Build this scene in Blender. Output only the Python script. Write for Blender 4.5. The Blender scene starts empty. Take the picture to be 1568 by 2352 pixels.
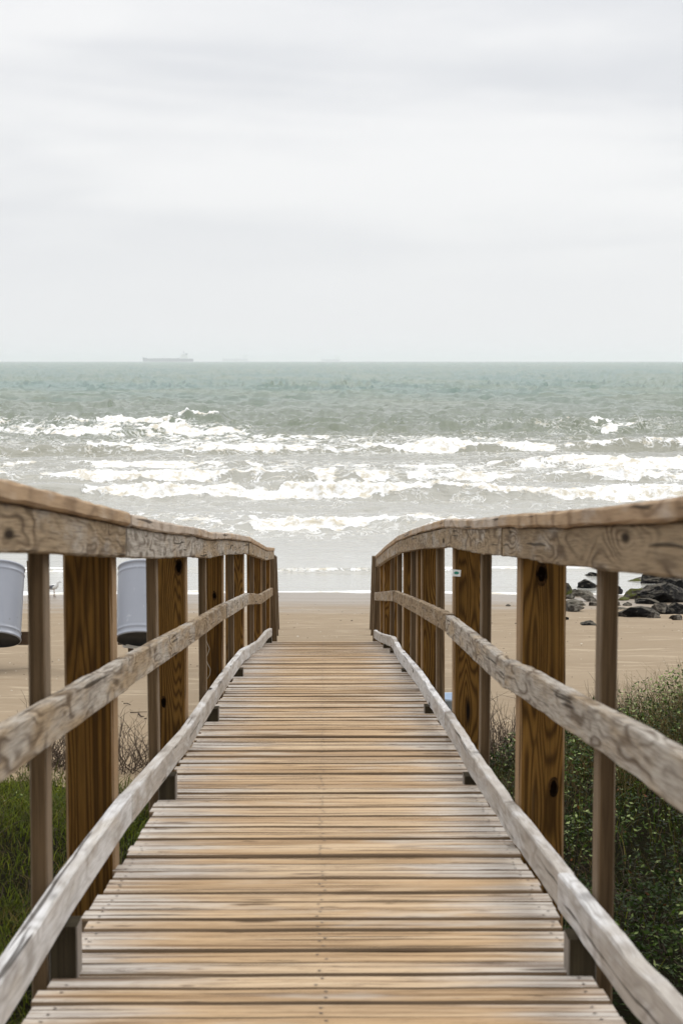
import bpy, math, random
import numpy as np
from mathutils import Vector, Matrix, Euler, noise as mn
random.seed(7); rng = np.random.default_rng(7)
S = bpy.context.scene
COL = S.collection
R = math.radians
CAMZ = 4.7
F = 4704.0            # focal length for a 1568 px wide picture
PITCH = math.atan(347/F); YAW = math.atan(42/F)

# ------------------------------------------------------------------ camera
cd = bpy.data.cameras.new('camera'); cam = bpy.data.objects.new('camera', cd); COL.objects.link(cam)
cd.sensor_fit = 'HORIZONTAL'; cd.sensor_width = 24; cd.lens = F/1568*24
cam.location = (0, 0, CAMZ); cam.rotation_euler = (R(90)-PITCH, 0, -YAW)
cd.clip_start = .1; cd.clip_end = 60000
cd.dof.use_dof = True; cd.dof.focus_distance = 22; cd.dof.aperture_fstop = 11
S.camera = cam
RM = cam.rotation_euler.to_matrix()
def ray(x, y): return RM @ Vector(((x-784)/F, -(y-1176)/F, -1))
def at_x(x, y, X):
    d = ray(x, y); t = X/d.x; return Vector((X, d.y*t, CAMZ+d.z*t))
def at_y(x, y, Y):
    d = ray(x, y); t = Y/d.y; return Vector((d.x*t, Y, CAMZ+d.z*t))

# ------------------------------------------------------------------ tagging
def tag(o, label=None, cat=None, group=None, kind=None):
    if label: o['label'] = label
    if cat: o['category'] = cat
    if group: o['group'] = group
    if kind: o['kind'] = kind
    return o
def empty(name, loc, label, cat, group=None, rot=(0,0,0)):
    o = bpy.data.objects.new(name, None); COL.objects.link(o)
    o.location = loc; o.rotation_euler = rot; o.empty_display_size = .2
    return tag(o, label, cat, group)

# ------------------------------------------------------------------ mesh collector
class MB:
    def __init__(s): s.v=[]; s.f=[]; s.wc=[]; s.tone=[]; s.mi=[]; s.smooth=[]
    def vert(s, p): s.v.append(tuple(p)); return len(s.v)-1
    def face(s, idx, wc=None, tone=.5, mi=0, smooth=False):
        s.f.append(tuple(idx))
        if wc is None: wc = [(s.v[i][0], s.v[i][1]+s.v[i][2], 0) for i in idx]
        s.wc.extend(wc); s.tone.extend([tone]*len(idx)); s.mi.append(mi); s.smooth.append(smooth)

def world_of(o):
    return o.matrix_basis.copy() if o.parent is None else world_of(o.parent) @ o.matrix_parent_inverse @ o.matrix_basis
def place(o, parent):
    """parent o, keeping its world position"""
    o.parent = parent; o.matrix_parent_inverse = world_of(parent).inverted()
def build(mb, name, mats, parent=None, origin=(0,0,0)):
    me = bpy.data.meshes.new(name); O = Vector(origin)
    me.from_pydata([tuple(Vector(v)-O) for v in mb.v], [], mb.f)
    a = me.attributes.new('wc', 'FLOAT_VECTOR', 'CORNER'); a.data.foreach_set('vector', np.array(mb.wc, dtype=np.float32).ravel())
    t = me.attributes.new('tone', 'FLOAT', 'CORNER'); t.data.foreach_set('value', np.array(mb.tone, dtype=np.float32))
    for m in (mats if isinstance(mats, (list, tuple)) else [mats]): me.materials.append(m)
    me.polygons.foreach_set('material_index', mb.mi); me.polygons.foreach_set('use_smooth', mb.smooth)
    me.update()
    o = bpy.data.objects.new(name, me); COL.objects.link(o); o.location = O
    if parent: place(o, parent)
    return o

def sweep(mb, pts, w, h, side=Vector((1,0,0)), ch=.004, tone=None, wob=0., mi=0, seedu=None, edge=None):
    """board swept along pts; pts are the centre line; w along side, h along up"""
    tone = random.random() if tone is None else tone
    u0 = random.uniform(0, 60) if seedu is None else seedu
    pts = [Vector(p) for p in pts]; rings = []; us = []; acc = 0
    prof = [(-w/2+ch,-h/2),(w/2-ch,-h/2),(w/2,-h/2+ch),(w/2,h/2-ch),(w/2-ch,h/2),(-w/2+ch,h/2),(-w/2,h/2-ch),(-w/2,-h/2+ch)]
    pv = [0]
    for i in range(8):
        a, b = prof[i], prof[(i+1) % 8]; pv.append(pv[-1]+math.hypot(a[0]-b[0], a[1]-b[1]))
    zo = random.uniform(0, 50)
    for i, p in enumerate(pts):
        t = (pts[min(i+1, len(pts)-1)]-pts[max(i-1, 0)]).normalized()
        up = side.cross(t).normalized()
        if up.z < 0 and abs(t.z) < .9: up = -up
        if i: acc += (p-pts[i-1]).length
        us.append(acc)
        r = []
        for k, (a, b) in enumerate(prof):
            j = wob*mn.noise(Vector((acc*5+zo, k//2*3.1, zo))) if wob else 0
            r.append(mb.vert(p+side*(a+j*.6)+up*(b+j)))
        rings.append(r)
    for i in range(len(pts)-1):
        for k in range(8):
            k2 = (k+1) % 8
            mb.face((rings[i][k], rings[i][k2], rings[i+1][k2], rings[i+1][k]),
                    [(u0+us[i], pv[k], tone*9+u0), (u0+us[i], pv[k+1], tone*9+u0), (u0+us[i+1], pv[k+1], tone*9+u0), (u0+us[i+1], pv[k], tone*9+u0)], tone, mi if edge is None or k == 4 else edge)
    for r, uu, rev in ((rings[0], 0, True), (rings[-1], acc, False)):
        idx = r[::-1] if rev else r
        mb.face(idx, [(u0+uu+.03*prof[r.index(q)][0], prof[r.index(q)][1], 3) for q in idx], tone, mi)

def lathe(mb, prof, n=32, M=Matrix.Identity(4), smooth=True, mi=0, tone=.5):
    rows = []
    for r, z in prof:
        rows.append([mb.vert(M @ Vector((r*math.cos(2*math.pi*k/n), r*math.sin(2*math.pi*k/n), z))) for k in range(n)])
    for i in range(len(prof)-1):
        for k in range(n):
            k2 = (k+1) % n
            mb.face((rows[i][k], rows[i][k2], rows[i+1][k2], rows[i+1][k]), smooth=smooth, mi=mi, tone=tone,
                wc=[(k/n*3, prof[i][1], 0), ((k+1)/n*3, prof[i][1], 0), ((k+1)/n*3, prof[i+1][1], 0), (k/n*3, prof[i+1][1], 0)])
    return rows

# ------------------------------------------------------------------ node helpers
class NT:
    def __init__(s, name):
        s.m = bpy.data.materials.new(name); s.m.use_nodes = True; s.t = s.m.node_tree
        s.b = s.t.nodes['Principled BSDF']
    def n(s, typ, **kw):
        nd = s.t.nodes.new('ShaderNode'+typ)
        for k, v in kw.items():
            if k.startswith('i_'):
                key = k[2:]
                key = int(key) if key.isdigit() else key.replace('_', ' ')
                s.set(nd.inputs[key], v)
            else: setattr(nd, k, v)
        return nd
    def set(s, sock, v):
        if isinstance(v, bpy.types.NodeSocket): s.t.links.new(v, sock)
        elif isinstance(v, bpy.types.Node): s.t.links.new(v.outputs[0], sock)
        else: sock.default_value = v
    def math(s, op, a, b=0., c=0., clamp=False):
        nd = s.n('Math', operation=op, use_clamp=clamp); s.set(nd.inputs[0], a); s.set(nd.inputs[1], b)
        s.set(nd.inputs[2], c); return nd.outputs[0]
    def mix(s, f, a, b, mode='MIX'):
        nd = s.n('Mix', data_type='RGBA', blend_type=mode, clamp_factor=True)
        s.set(nd.inputs[0], f)
        for i, v in ((6, a), (7, b)):
            if isinstance(v, tuple) and len(v) == 3: v = (*v, 1)
            s.set(nd.inputs[i], v)
        return nd.outputs[2]
    def ss(s, x, a, b):
        nd = s.n('MapRange', interpolation_type='SMOOTHSTEP'); s.set(nd.inputs[0], x)
        nd.inputs[1].default_value = a; nd.inputs[2].default_value = b; return nd.outputs[0]
    def attr(s, name, out='Vector'):
        return s.n('Attribute', attribute_name=name).outputs[out]
    def noise(s, vec, scale=1., detail=2., rough=.5, dist=0.):
        nd = s.n('TexNoise'); s.set(nd.inputs['Vector'], vec); nd.inputs['Scale'].default_value = scale
        nd.inputs['Detail'].default_value = detail; nd.inputs['Roughness'].default_value = rough; nd.inputs['Distortion'].default_value = dist
        return nd.outputs[0]
    def scl(s, vec, sc):
        nd = s.n('VectorMath', operation='MULTIPLY'); s.set(nd.inputs[0], vec); nd.inputs[1].default_value = sc; return nd.outputs[0]
    def bump(s, h, strength=.3, dist=.01, normal=None):
        nd = s.n('Bump'); s.set(nd.inputs['Height'], h); nd.inputs['Strength'].default_value = strength; nd.inputs['Distance'].default_value = dist
        if normal is not None: s.set(nd.inputs['Normal'], normal)
        s.set(s.b.inputs['Normal'], nd.outputs[0]); return nd.outputs[0]
    def out(s, color=None, rough=None, spec=None, metal=None):
        for k, v in (('Base Color', color), ('Roughness', rough), ('Specular IOR Level', spec), ('Metallic', metal)):
            if v is not None: s.set(s.b.inputs[k], (*v, 1) if isinstance(v, tuple) and len(v) == 3 else v)
        return s.m
    def pos(s): return s.n('NewGeometry').outputs['Position']
    def sep(s, v):
        nd = s.n('SeparateXYZ'); s.set(nd.inputs[0], v); return nd.outputs

def wood(name, light, dark, line, su, sv, freq, ring=.6, knots=0., fine=.35, rough=.8, bump=.5, knot_col=(.02,.012,.006), grey=None, side=None, patch=True, spec=.05):
    t = NT(name); wc = t.attr('wc'); tone = t.attr('tone', 'Fac')
    v1 = t.scl(wc, (su, sv, 1))
    n = t.noise(v1, 1, 1.5, .45, .15)
    kd = None
    if knots:
        vo = t.n('TexVoronoi', feature='F1'); t.set(vo.inputs['Vector'], t.scl(wc, (1.15, 6.5, 1))); vo.inputs['Scale'].default_value = 1
        d = vo.outputs['Distance']
        kd = t.ss(d, .55, .0); n = t.math('ADD', n, t.math('MULTIPLY', kd, knots))
    s = t.math('SINE', t.math('MULTIPLY', n, freq))
    s = t.math('MULTIPLY_ADD', s, .5, .5)
    s = t.math('POWER', s, 1.8)
    low = t.noise(t.scl(wc, (.9, 5, 1)), 1, 3, .55)
    fi = t.noise(t.scl(wc, (7, 330, 1)), 1, 3, .6)
    fac = t.math('MULTIPLY_ADD', tone, .7, t.math('MULTIPLY_ADD', low, 1.3, -.5), clamp=True)
    c = t.mix(fac, dark, light)
    if grey is not None:
        gm = t.ss(t.math('ADD', t.noise(t.scl(wc, (1.7, 9, 1)), 1.3, 4, .6), t.math('MULTIPLY', tone, .3)), .52, .8)
        c = t.mix(gm, c, grey)
    if patch:
        pm = t.ss(t.noise(t.scl(wc, (1.9, 6, 1)), 1.7, 2, .5), .36, .62)
        s = t.math('MULTIPLY', s, t.math('MULTIPLY_ADD', pm, .85, .15))
    c = t.mix(t.math('MULTIPLY', s, ring), c, line)
    bl = t.ss(t.noise(t.scl(wc, (3.5, 14, 1)), 1, 4, .65), .52, .75)
    c = t.mix(t.math('MULTIPLY', bl, .35), c, line)
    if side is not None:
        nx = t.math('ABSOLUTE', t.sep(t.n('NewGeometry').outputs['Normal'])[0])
        c = t.mix(t.math('MULTIPLY', t.ss(nx, .5, .9), .75), c, side)  # sideways faces painted paler: weathering plus light put into the colour
    c = t.mix(t.math('MULTIPLY', t.ss(fi, .42, .72), fine), c, line)
    crack = t.ss(t.noise(t.scl(wc, (1.1, 60, 1)), 1, 2, .5), .65, .70)
    c = t.mix(t.math('MULTIPLY', crack, .8), c, (.03, .022, .015))
    if knots:
        k2 = t.ss(d, .115, .05); c = t.mix(k2, c, knot_col)
    h = t.math('ADD', t.math('MULTIPLY', s, -.6), t.math('ADD', t.math('MULTIPLY', fi, -.5), t.math('MULTIPLY', crack, -1.5)))
    t.bump(h, bump, .002)
    return t.out(c, rough, spec)

M = {}
M['rail'] = wood('weathered_rail_wood', (.40,.31,.205), (.25,.185,.115), (.07,.045,.027), 2.4, 14, 40, .78, .4, .65, grey=(.40,.365,.315), bump=.9)
M['cap'] = wood('cap_board_wood', (.50,.365,.23), (.34,.235,.145), (.13,.08,.045), 2.2, 9, 26, .62, .25, .4, grey=(.45,.38,.31))
M['low'] = wood('silvered_rail_wood', (.47,.435,.39), (.36,.325,.285), (.17,.145,.12), 2.4, 12, 34, .42, .4, .5, grey=(.56,.55,.54))
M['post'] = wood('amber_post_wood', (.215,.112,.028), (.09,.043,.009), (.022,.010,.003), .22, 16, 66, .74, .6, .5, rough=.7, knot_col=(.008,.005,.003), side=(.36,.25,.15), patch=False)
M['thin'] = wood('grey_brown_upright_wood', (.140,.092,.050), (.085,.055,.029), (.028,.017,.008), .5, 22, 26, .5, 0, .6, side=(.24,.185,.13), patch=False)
M['block'] = wood('lit_side_block_wood', (.07,.055,.032), (.035,.028,.017), (.015,.011,.007), .5, 20, 20, .4, 0, .5, side=(.34,.30,.26), patch=False)  # shaded dark front and paler lit sides are put into the colour
M['beam'] = wood('dark_beam_wood', (.12,.08,.05), (.07,.045,.028), (.03,.02,.012), .6, 12, 24, .5, 0, .5)

# decking: worn tan in the walked middle, silver grey at the ends
t = NT('worn_decking_wood'); wc = t.attr('wc'); tone = t.attr('tone', 'Fac')
x = t.math('ABSOLUTE', t.sep(t.pos())[0])
n1 = t.noise(t.scl(wc, (1.6, 14, 1)), 1, 4, .6)
g = t.math('ADD', t.math('ADD', x, t.math('MULTIPLY_ADD', tone, .26, -.16)), t.math('MULTIPLY_ADD', n1, .7, -.35))
gm = t.ss(g, .24, .62)
tan = t.mix(t.noise(t.scl(wc, (.8, 6, 1)), 1.5, 3, .6), (.35,.24,.145), (.57,.405,.245))
c = t.mix(t.math('MULTIPLY', t.ss(tone, .3, 1.), .8), tan, (.60,.47,.335))
c = t.mix(t.ss(tone, .28, .05), c, (.40,.285,.18))
c = t.mix(gm, c, t.mix(t.noise(t.scl(wc, (1.3, 9, 1)), 2, 3, .6), (.42,.38,.35), (.60,.58,.57)))
fi = t.noise(t.scl(wc, (1.1, 34, 1)), 1, 6, .75)
c = t.mix(t.math('MULTIPLY', t.ss(fi, .49, .62), .80), c, (.15,.09,.05))
c = t.mix(t.math('MULTIPLY', t.ss(fi, .46, .34), .45), c, (.68,.60,.50))
wash = t.ss(t.noise(t.scl(t.pos(), (1.4, 4.5, 1)), 1, 4, .6), .54, .70)
c = t.mix(t.math('MULTIPLY', wash, .6), c, (.52,.48,.44))
ck = t.ss(t.noise(t.scl(wc, (1.3, 40, 1)), 1, 2, .5), .61, .67)
c = t.mix(t.math('MULTIPLY', ck, .8), c, (.05,.032,.02))
st = t.ss(t.noise(t.scl(wc, (6, 26, 1)), 1, 3, .6), .64, .72)
c = t.mix(t.math('MULTIPLY', st, .75), c, (.08,.05,.03))
gr = t.noise(t.scl(wc, (14, 60, 1)), 1, 4, .7)
c = t.mix(t.math('MULTIPLY', t.ss(gr, .52, .70), .45), c, (.20,.135,.08))
kn = t.n('TexVoronoi', feature='F1'); t.set(kn.inputs['Vector'], t.scl(wc, (1.6, 7, 1))); kn.inputs['Scale'].default_value = 1
c = t.mix(t.math('MULTIPLY', t.ss(kn.outputs['Distance'], .13, .05), .8), c, (.07,.042,.024))
t.bump(t.math('ADD', t.math('MULTIPLY', fi, -.7), t.math('MULTIPLY', ck, -1.)), .5, .003)
M['deck'] = t.out(t.mix(1., c, (.93,.90,.83), 'MULTIPLY'), .8, .06)
t = NT('grimy_shaded_board_edge'); M['grime_shade'] = t.out(t.mix(t.noise(t.scl(t.attr('wc'), (3, 40, 1)), 1, 3, .6), (.045,.03,.018), (.19,.13,.08)), .9, .05)  # board edges darkened: grime plus the shade of the gaps, as colour
t = NT('nail_steel'); M['nail'] = t.out((.06,.045,.035), .6, .3)

# ------------------------------------------------------------------ ground profile
GP = [(-30,-1.9),(-5,-2.0),(3,-2.15),(8,-2.5),(12,-2.8),(16,-3.12),(20,-3.38),(24,-3.56),(28.6,-3.76),(34,-4.22),(41,-4.70),(46,-4.83),(52,-5.1),(62,-5.7),(90,-7),(240,-11)]
gx = np.array([a for a, b in GP]); gz = np.array([b for a, b in GP])
def sst(x, a, b):
    t_ = np.clip((x-a)/(b-a), 0, 1); return t_*t_*(3-2*t_)
PERM = rng.permutation(512)
VAL = rng.random(512)
def vnoise(x, y, s=0):
    xi = np.floor(x).astype(np.int64); yi = np.floor(y).astype(np.int64); fx = x-xi; fy = y-yi
    fx = fx*fx*(3-2*fx); fy = fy*fy*(3-2*fy)
    def h(i, j): return VAL[(PERM[(i+s*17) % 512]+j*7+s*31) % 512]
    return (h(xi,yi)*(1-fx)+h(xi+1,yi)*fx)*(1-fy)+(h(xi,yi+1)*(1-fx)+h(xi+1,yi+1)*fx)*fy
def fbm(x, y, o=4, s=0, g=.5):
    a = 1.; r = 0; tot = 0
    for k in range(o):
        r = r+a*vnoise(x*2**k+k*13.7, y*2**k+k*7.3, s+k); tot += a; a *= g
    return r/tot*2-1
def ground(x, y):
    x = np.asarray(x, float); y = np.asarray(y, float)
    z = np.interp(y, gx, gz)
    z = .5*z+.25*np.interp(y-1.2, gx, gz)+.25*np.interp(y+1.2, gx, gz)
    veg = 1-sst(y, 13.5, 18.5)
    z = z+veg*(.42*sst(x, 1.2, 2.9)+.10*fbm(x*.7, y*.5, 3, 3)+.12*sst(-x, 2.5, 7))
    z = z+.014*fbm(x*3.2, y*3.2, 2, 14)*(1-sst(y, 34, 38))+.02*fbm(x*.8, y*1.3, 2, 15)*(1-sst(y, 34, 39))
    z = z+.35*fbm(x*.035, y*.03, 2, 5)*.12+.012*fbm(x*1.1, y*2.4, 3, 9)
    z = z+.05*fbm(x*.11, y*.16, 3, 12)*sst(y, 34, 40)
    return z+CAMZ
def vegfac(x, y):
    """1 where plants grow"""
    e = np.where(x > 0, 15.6+.22*(x-1), 14.7+.25*(-x-1)*.5)+1.1*fbm(x*.9, y*.15, 3, 21)
    return 1-sst(y, e-1.2, e+.3)
def gnd(x, y): return float(ground(x, y))
def ghit(px, py):
    d = ray(px, py); a = 3.
    while a < 90:
        t_ = a/d.y
        if CAMZ+d.z*t_ <= gnd(d.x*t_, a): return Vector((d.x*t_, a, gnd(d.x*t_, a)))
        a += .05
    return Vector((d.x*t_, a, 0))

def grid_obj(name, xs, ys, Z, mat, X=None, attrs=None):
    """xs (cols) ys(rows); X optional 2-D array"""
    ny, nx = Z.shape
    if X is None: X = np.broadcast_to(xs, (ny, nx))
    Y = np.broadcast_to(np.asarray(ys)[:, None], (ny, nx))
    co = np.stack([X, Y, Z], -1).reshape(-1, 3).astype(np.float32)
    i = np.arange((ny-1)*(nx-1)); r = i//(nx-1); c_ = i % (nx-1); a = r*nx+c_
    q = np.stack([a, a+1, a+nx+1, a+nx], -1).astype(np.int32)
    me = bpy.data.meshes.new(name); me.vertices.add(len(co)); me.vertices.foreach_set('co', co.ravel())
    me.loops.add(q.size); me.loops.foreach_set('vertex_index', q.ravel())
    me.polygons.add(len(q)); me.polygons.foreach_set('loop_start', np.arange(0, q.size, 4, dtype=np.int32))
    me.polygons.foreach_set('use_smooth', np.ones(len(q), dtype=bool))
    for k, v in (attrs or {}).items():
        at = me.attributes.new(k, 'FLOAT', 'POINT'); at.data.foreach_set('value', v.astype(np.float32).ravel())
    me.update(calc_edges=True); me.materials.append(mat)
    o = bpy.data.objects.new(name, me); COL.objects.link(o); return o

# sand
t = NT('beach_sand'); p = t.pos(); sy = t.sep(p)[1]
n1 = t.noise(t.scl(p, (.25, .9, 1)), 1, 5, .6); n2 = t.noise(t.scl(p, (1, 5, 1)), 1.2, 4, .6)
n3 = t.noise(t.scl(p, (1, .5, 1)), 40, 5, .75)
c = t.mix(n1, (.21,.16,.105), (.285,.225,.155))
c = t.mix(t.math('MULTIPLY', t.ss(n2, .57, .66), .42), c, (.42,.35,.25))
c = t.mix(t.math('MULTIPLY', t.ss(n2, .42, .30), .35), c, (.20,.14,.085))
c = t.mix(t.math('MULTIPLY', t.ss(n3, .58, .72), .35), c, (.16,.12,.08))
w = t.ss(t.math('ADD', sy, t.math('MULTIPLY_ADD', n1, 8., -4.)), 33.5, 39.5)
c = t.mix(t.math('MULTIPLY', w, .6), c, (.14,.11,.078))
dry = t.ss(sy, 21, 15); c = t.mix(t.math('MULTIPLY', dry, .5), c, (.34,.25,.155))
t.bump(t.math('ADD', t.math('MULTIPLY', n2, .8), t.math('MULTIPLY', n3, .1)), .5, .03)
rg = t.math('MULTIPLY_ADD', w, -.58, .9)
M['sand'] = t.out(c, rg, t.math('MULTIPLY_ADD', w, .42, .05))
ys = np.concatenate([np.linspace(-30, 2, 20), np.linspace(2.2, 48, 420), np.linspace(49, 240, 30)])
xs = np.concatenate([-np.geomspace(400, 9, 22), np.linspace(-8.6, 8.6, 240), np.geomspace(9, 400, 22)])
XX, YY = np.meshgrid(xs, ys)
o = grid_obj('beach', xs, ys, ground(XX, YY)-.12*sst(vegfac(XX, YY), .3, .8), M['sand']); tag(o, kind='structure')

# soil under the plants is the same sheet; litter layer follows it a little above
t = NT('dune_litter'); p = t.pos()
c = t.mix(t.noise(p, 5, 4, .6), (.004,.004,.002), (.02,.016,.007))  # near-black: shade under the plants is put into this colour
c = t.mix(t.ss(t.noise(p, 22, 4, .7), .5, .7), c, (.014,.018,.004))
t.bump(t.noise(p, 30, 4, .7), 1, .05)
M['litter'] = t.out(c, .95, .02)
ys = np.concatenate([np.linspace(-8, 2, 12), np.linspace(2.2, 19, 170)])
xs = np.linspace(-14, 14, 260); XX, YY = np.meshgrid(xs, ys)
o = grid_obj('dune_ground', xs, ys, ground(XX, YY)+.02*fbm(XX*3, YY*3, 3, 31)-.06+.07*sst(vegfac(XX, YY), .2, .8), M['litter']); tag(o, kind='structure')

# ------------------------------------------------------------------ sea
NR, NC = 820, 820
inv = np.linspace(1/38.5, 1/2600, NR); rows = 1/inv
rows = np.concatenate([rows, [3200, 4200, 6000, 9000, 14000, 22000, 34000]])
ac = np.concatenate([-np.geomspace(2.5, .215, 26), np.linspace(-.205, .205, NC), np.geomspace(.215, 2.5, 26)])
DD = np.broadcast_to(rows[:, None], (len(rows), len(ac)))
XX = DD*ac[None, :]
PX = 742+ac[None, :]*F+0*DD                       # picture column, only used to read positions off
PW = PX+150*fbm(XX*.5, DD*.8, 3, 38)
def win(a, b, e=25): return sst(PW, a-e, a+e)*(1-sst(PW, b-e, b+e))
TX = np.linspace(-240, 240, 9000)
def n1(f, o, s): return np.interp(XX, TX, fbm(TX*f+300, 0*TX, o, s))
Z = np.zeros_like(DD); foam = np.zeros_like(DD)
shore = sst(DD, 44, 75)
chop = fbm(XX*.25, DD*.5, 3, 40)*.34+fbm(XX*.9, DD*1.5, 3, 44)*.17
chop = chop+fbm(XX*2.6, DD*1.6, 2, 47)*.12*(1-sst(DD, 200, 350))
rid = lambda a, b, k, s_: np.maximum(0, 1-np.abs(fbm(XX*a, DD*b, 2, s_))*k)
chop = chop*(.45+.55*sst(DD, 95, 135))
chop = chop+sst(DD, 95, 140)*(.26*rid(.14, .36, 8, 141)*sst(fbm(XX*.05, DD*.05, 2, 142), -.25, .25)+.14*rid(.33, .6, 7, 143))
chop = chop+sst(DD, 260, 420)*(.5*rid(.2, .25, 7, 144)+.5*rid(.6, .35, 6, 145))
chop = chop*(1+.5*fbm(XX*.02, DD*.02, 2, 46))
chop = chop+sst(DD, 110, 300)*(np.abs(fbm(XX*.10, DD*.21, 2, 48))*-1.1+.35*fbm(XX*.7, DD*.33, 2, 49)+.5*sst(DD, 300, 900)*fbm(XX*.3, DD*.11, 2, 50))
Z += chop*(.05+.95*shore)
Z += (fbm(XX*1.1, DD*3.6, 3, 151)*.045+fbm(XX*.5, DD*1.5, 2, 152)*.05)*sst(DD, 47, 56)*(1-sst(DD, 85, 110))+.006*fbm(XX*.9, DD*2.5, 2, 153)*sst(DD, 42.5, 45)
def dOf(y): return CAMZ*F/(y-829)
lump = fbm(XX*1.5, DD*1.5, 4, 52, .65)
spray = np.maximum(fbm(XX*4, DD*2.5, 2, 56), 0)
rag = fbm(XX*1.1, DD*.6, 3, 58, .6)
def breaker(y0, H, lf, lb, broken, body, wig=1.5, tilt=0., s=0, tail=6., foamd=1.):
    """y0: foot of the wave in the photograph; broken/body: masks along the crest"""
    global Z, foam
    D0 = dOf(y0)+tilt*(PX-784)/784+wig*n1(.06, 2, 60+s)*1.5+.45*wig*n1(.4, 3, 70+s)
    u = DD-D0
    amp = H*body*np.clip(.78+.7*n1(.1, 2, 80+s)+.4*n1(.5, 3, 85+s), .25, 1.15)
    prof = sst(u, -.2*lf, lf)*np.exp(-(np.maximum(u-lf, 0)/lb)**1.6)
    Z += amp*prof-.12*amp*np.exp(-((u+1.2)/1.)**2)
    if np.max(broken) <= 0: return
    bm = np.clip(broken*(1.22+1.1*n1(.13, 3, 90+s)+.5*n1(.9, 2, 95+s)), 0, 1)
    fr = np.clip(n1(.35, 4, 100+s)*1.8+.28, -.35, .85)*lf+.3*rag      # how far up the face the foam starts
    bk = lf+.2+1.2*n1(.5, 3, 105+s)
    roll = sst(u, fr-.35, fr+.35)*(1-sst(u, bk-.3, bk+1.3))
    Z += bm*roll*(amp*.12*lump+.10*lump+(.12+.2*amp)*spray)
    foam = np.maximum(foam, foamd*bm*roll)
    foam = np.maximum(foam, (.43+.25*n1(.2, 3, 110+s))*np.sqrt(bm)*np.exp(-(np.maximum(u-lf, 0)/(tail*.6))**1.2)*sst(u, 0, .5))
one = np.ones_like(PX)
breaker(1213, .20, 1.0, 3, .62*win(480, 1700, 60), win(300, 1900), .5, s=1, tail=2.5, foamd=.85)
breaker(1147, .36, .9, 4, win(175, 1440, 45)+.9*win(1520, 1900, 45)+.35*win(1400, 1560, 30), one, .8, s=2, tail=4)
breaker(1106, .38, 1.0, 4, one, one, 1.0, s=3, tail=7)
breaker(1072, .40, 1.4, 5, win(1230, 1900, 60)+.45*win(-300, 600, 80), win(1150, 1900, 60)+.5*win(-300, 600, 80), 1.2, s=4, tail=9)
breaker(1037, .66, 1.3, 6, win(185, 2000, 40), one, 1.4, tilt=3, s=5, tail=8)
breaker(1000, .62, 2.0, 6, win(125, 400, 40)+.5*win(400, 560, 60), win(90, 480, 60), 1.5, s=6, tail=12)
breaker(974, .85, 3.0, 8, 1.3*win(245, 415, 22), win(-500, 455, 60), 1.2, s=7, tail=4)
breaker(993, .85, 3.0, 8, .8*win(1395, 1455, 20)+.30*win(900, 1700), win(1150, 2400, 90)+.55*win(660, 1020, 90), 2.0, s=8, tail=7, foamd=.9)
for k, (yy, h_, a, b) in enumerate([(930,.5,300,700),(945,.5,100,520),(915,.5,600,1100),(937,.5,900,1400),(905,.55,150,600),(955,.5,850,1330),(890,.6,700,1500),(899,.6,1050,1500),(922,.5,1300,1600),(960,.45,480,760)]):
    breaker(yy, h_, 3.5, 7, 0*one, win(a, b, 90)*(.5+.5*n1(.08, 2, 120+k)), 5, s=20+k)
# drifting foam sheets between the breakers
sheet = .44*sst(DD, dOf(1114), dOf(1097))*(1-sst(DD, dOf(1012), dOf(985)))
sheet = np.maximum(sheet, .36*sst(DD, 46, 58)*(1-sst(DD, 80, 90)))
sheet = np.maximum(sheet, .50*sst(DD, dOf(1060), dOf(1040))*(1-sst(DD, dOf(985), dOf(965)))*win(-400, 640, 160))
sheet = np.maximum(sheet, .34*sst(DD, dOf(1020), dOf(1000))*(1-sst(DD, dOf(975), dOf(965))))
sheet = sheet+.22*fbm(XX*.06, DD*.09, 3, 130)
foam = np.maximum(foam, np.clip(sheet, 0, .62))
gz_ = ground(XX, np.minimum(DD, 200))
thin_ = Z-gz_
foam = np.where(DD < 52, np.maximum(foam, .80*np.exp(-((thin_-.008)/.012)**2)), foam)
for yy, ph in ((1309, 1), (1318, 2), (1352, 3)):
    D0 = dOf(yy)+.9*n1(.12, 3, 140+ph)+.12*n1(1.2, 2, 150+ph)
    u = DD-D0; a_ = {1:1., 2:.8, 3:.25}[ph]
    Z += a_*.05*sst(u, -.1, .15)*np.exp(-np.maximum(u, 0)/.9)*(DD < 60)
    foam = np.maximum(foam, a_*.78*np.exp(-((u-.05)/.16)**2)*(.6+.6*n1(.5, 2, 160+ph)))
Z[-7:] = 0
t = NT('sea_water'); p = t.pos(); sy = t.sep(p)[1]; fo = t.attr('foam', 'Fac')
r1 = t.ss(sy, 45, 130); r2 = t.ss(sy, 130, 420)
pat = t.ss(t.noise(t.scl(p, (.03, .012, 1)), 1, 3, .6), .4, .62)
c = t.mix(r1, (.33,.32,.28), (.165,.16,.11))
c = t.mix(t.ss(sy, 95, 150), c, (.10,.12,.075))
c = t.mix(r2, c, t.mix(pat, (.03,.10,.075), (.08,.125,.07)))
fn = t.noise(t.scl(p, (1.0, .75, 1)), .85, 7, .68, .6)
fine = t.noise(p, 6, 4, .7)
thr = t.math('SUBTRACT', 1.0, fo)
fm = t.n('MapRange', interpolation_type='SMOOTHSTEP')
t.set(fm.inputs[0], t.math('ADD', fn, t.math('MULTIPLY_ADD', fine, .16, -.08)))
t.set(fm.inputs[1], thr); t.set(fm.inputs[2], t.math('ADD', thr, .05))
fm = t.math('MULTIPLY', fm.outputs[0], t.ss(fo, .12, .3))
rdg = t.math('ABSOLUTE', t.math('SUBTRACT', t.noise(t.scl(p, (.9, .6, 1)), 1.1, 4, .6, 1.2), .5))
lace = t.math('MULTIPLY', t.ss(rdg, .035, .012), t.ss(t.math('ADD', fo, t.math('MULTIPLY_ADD', fn, .5, -.25)), .27, .45))
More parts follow.
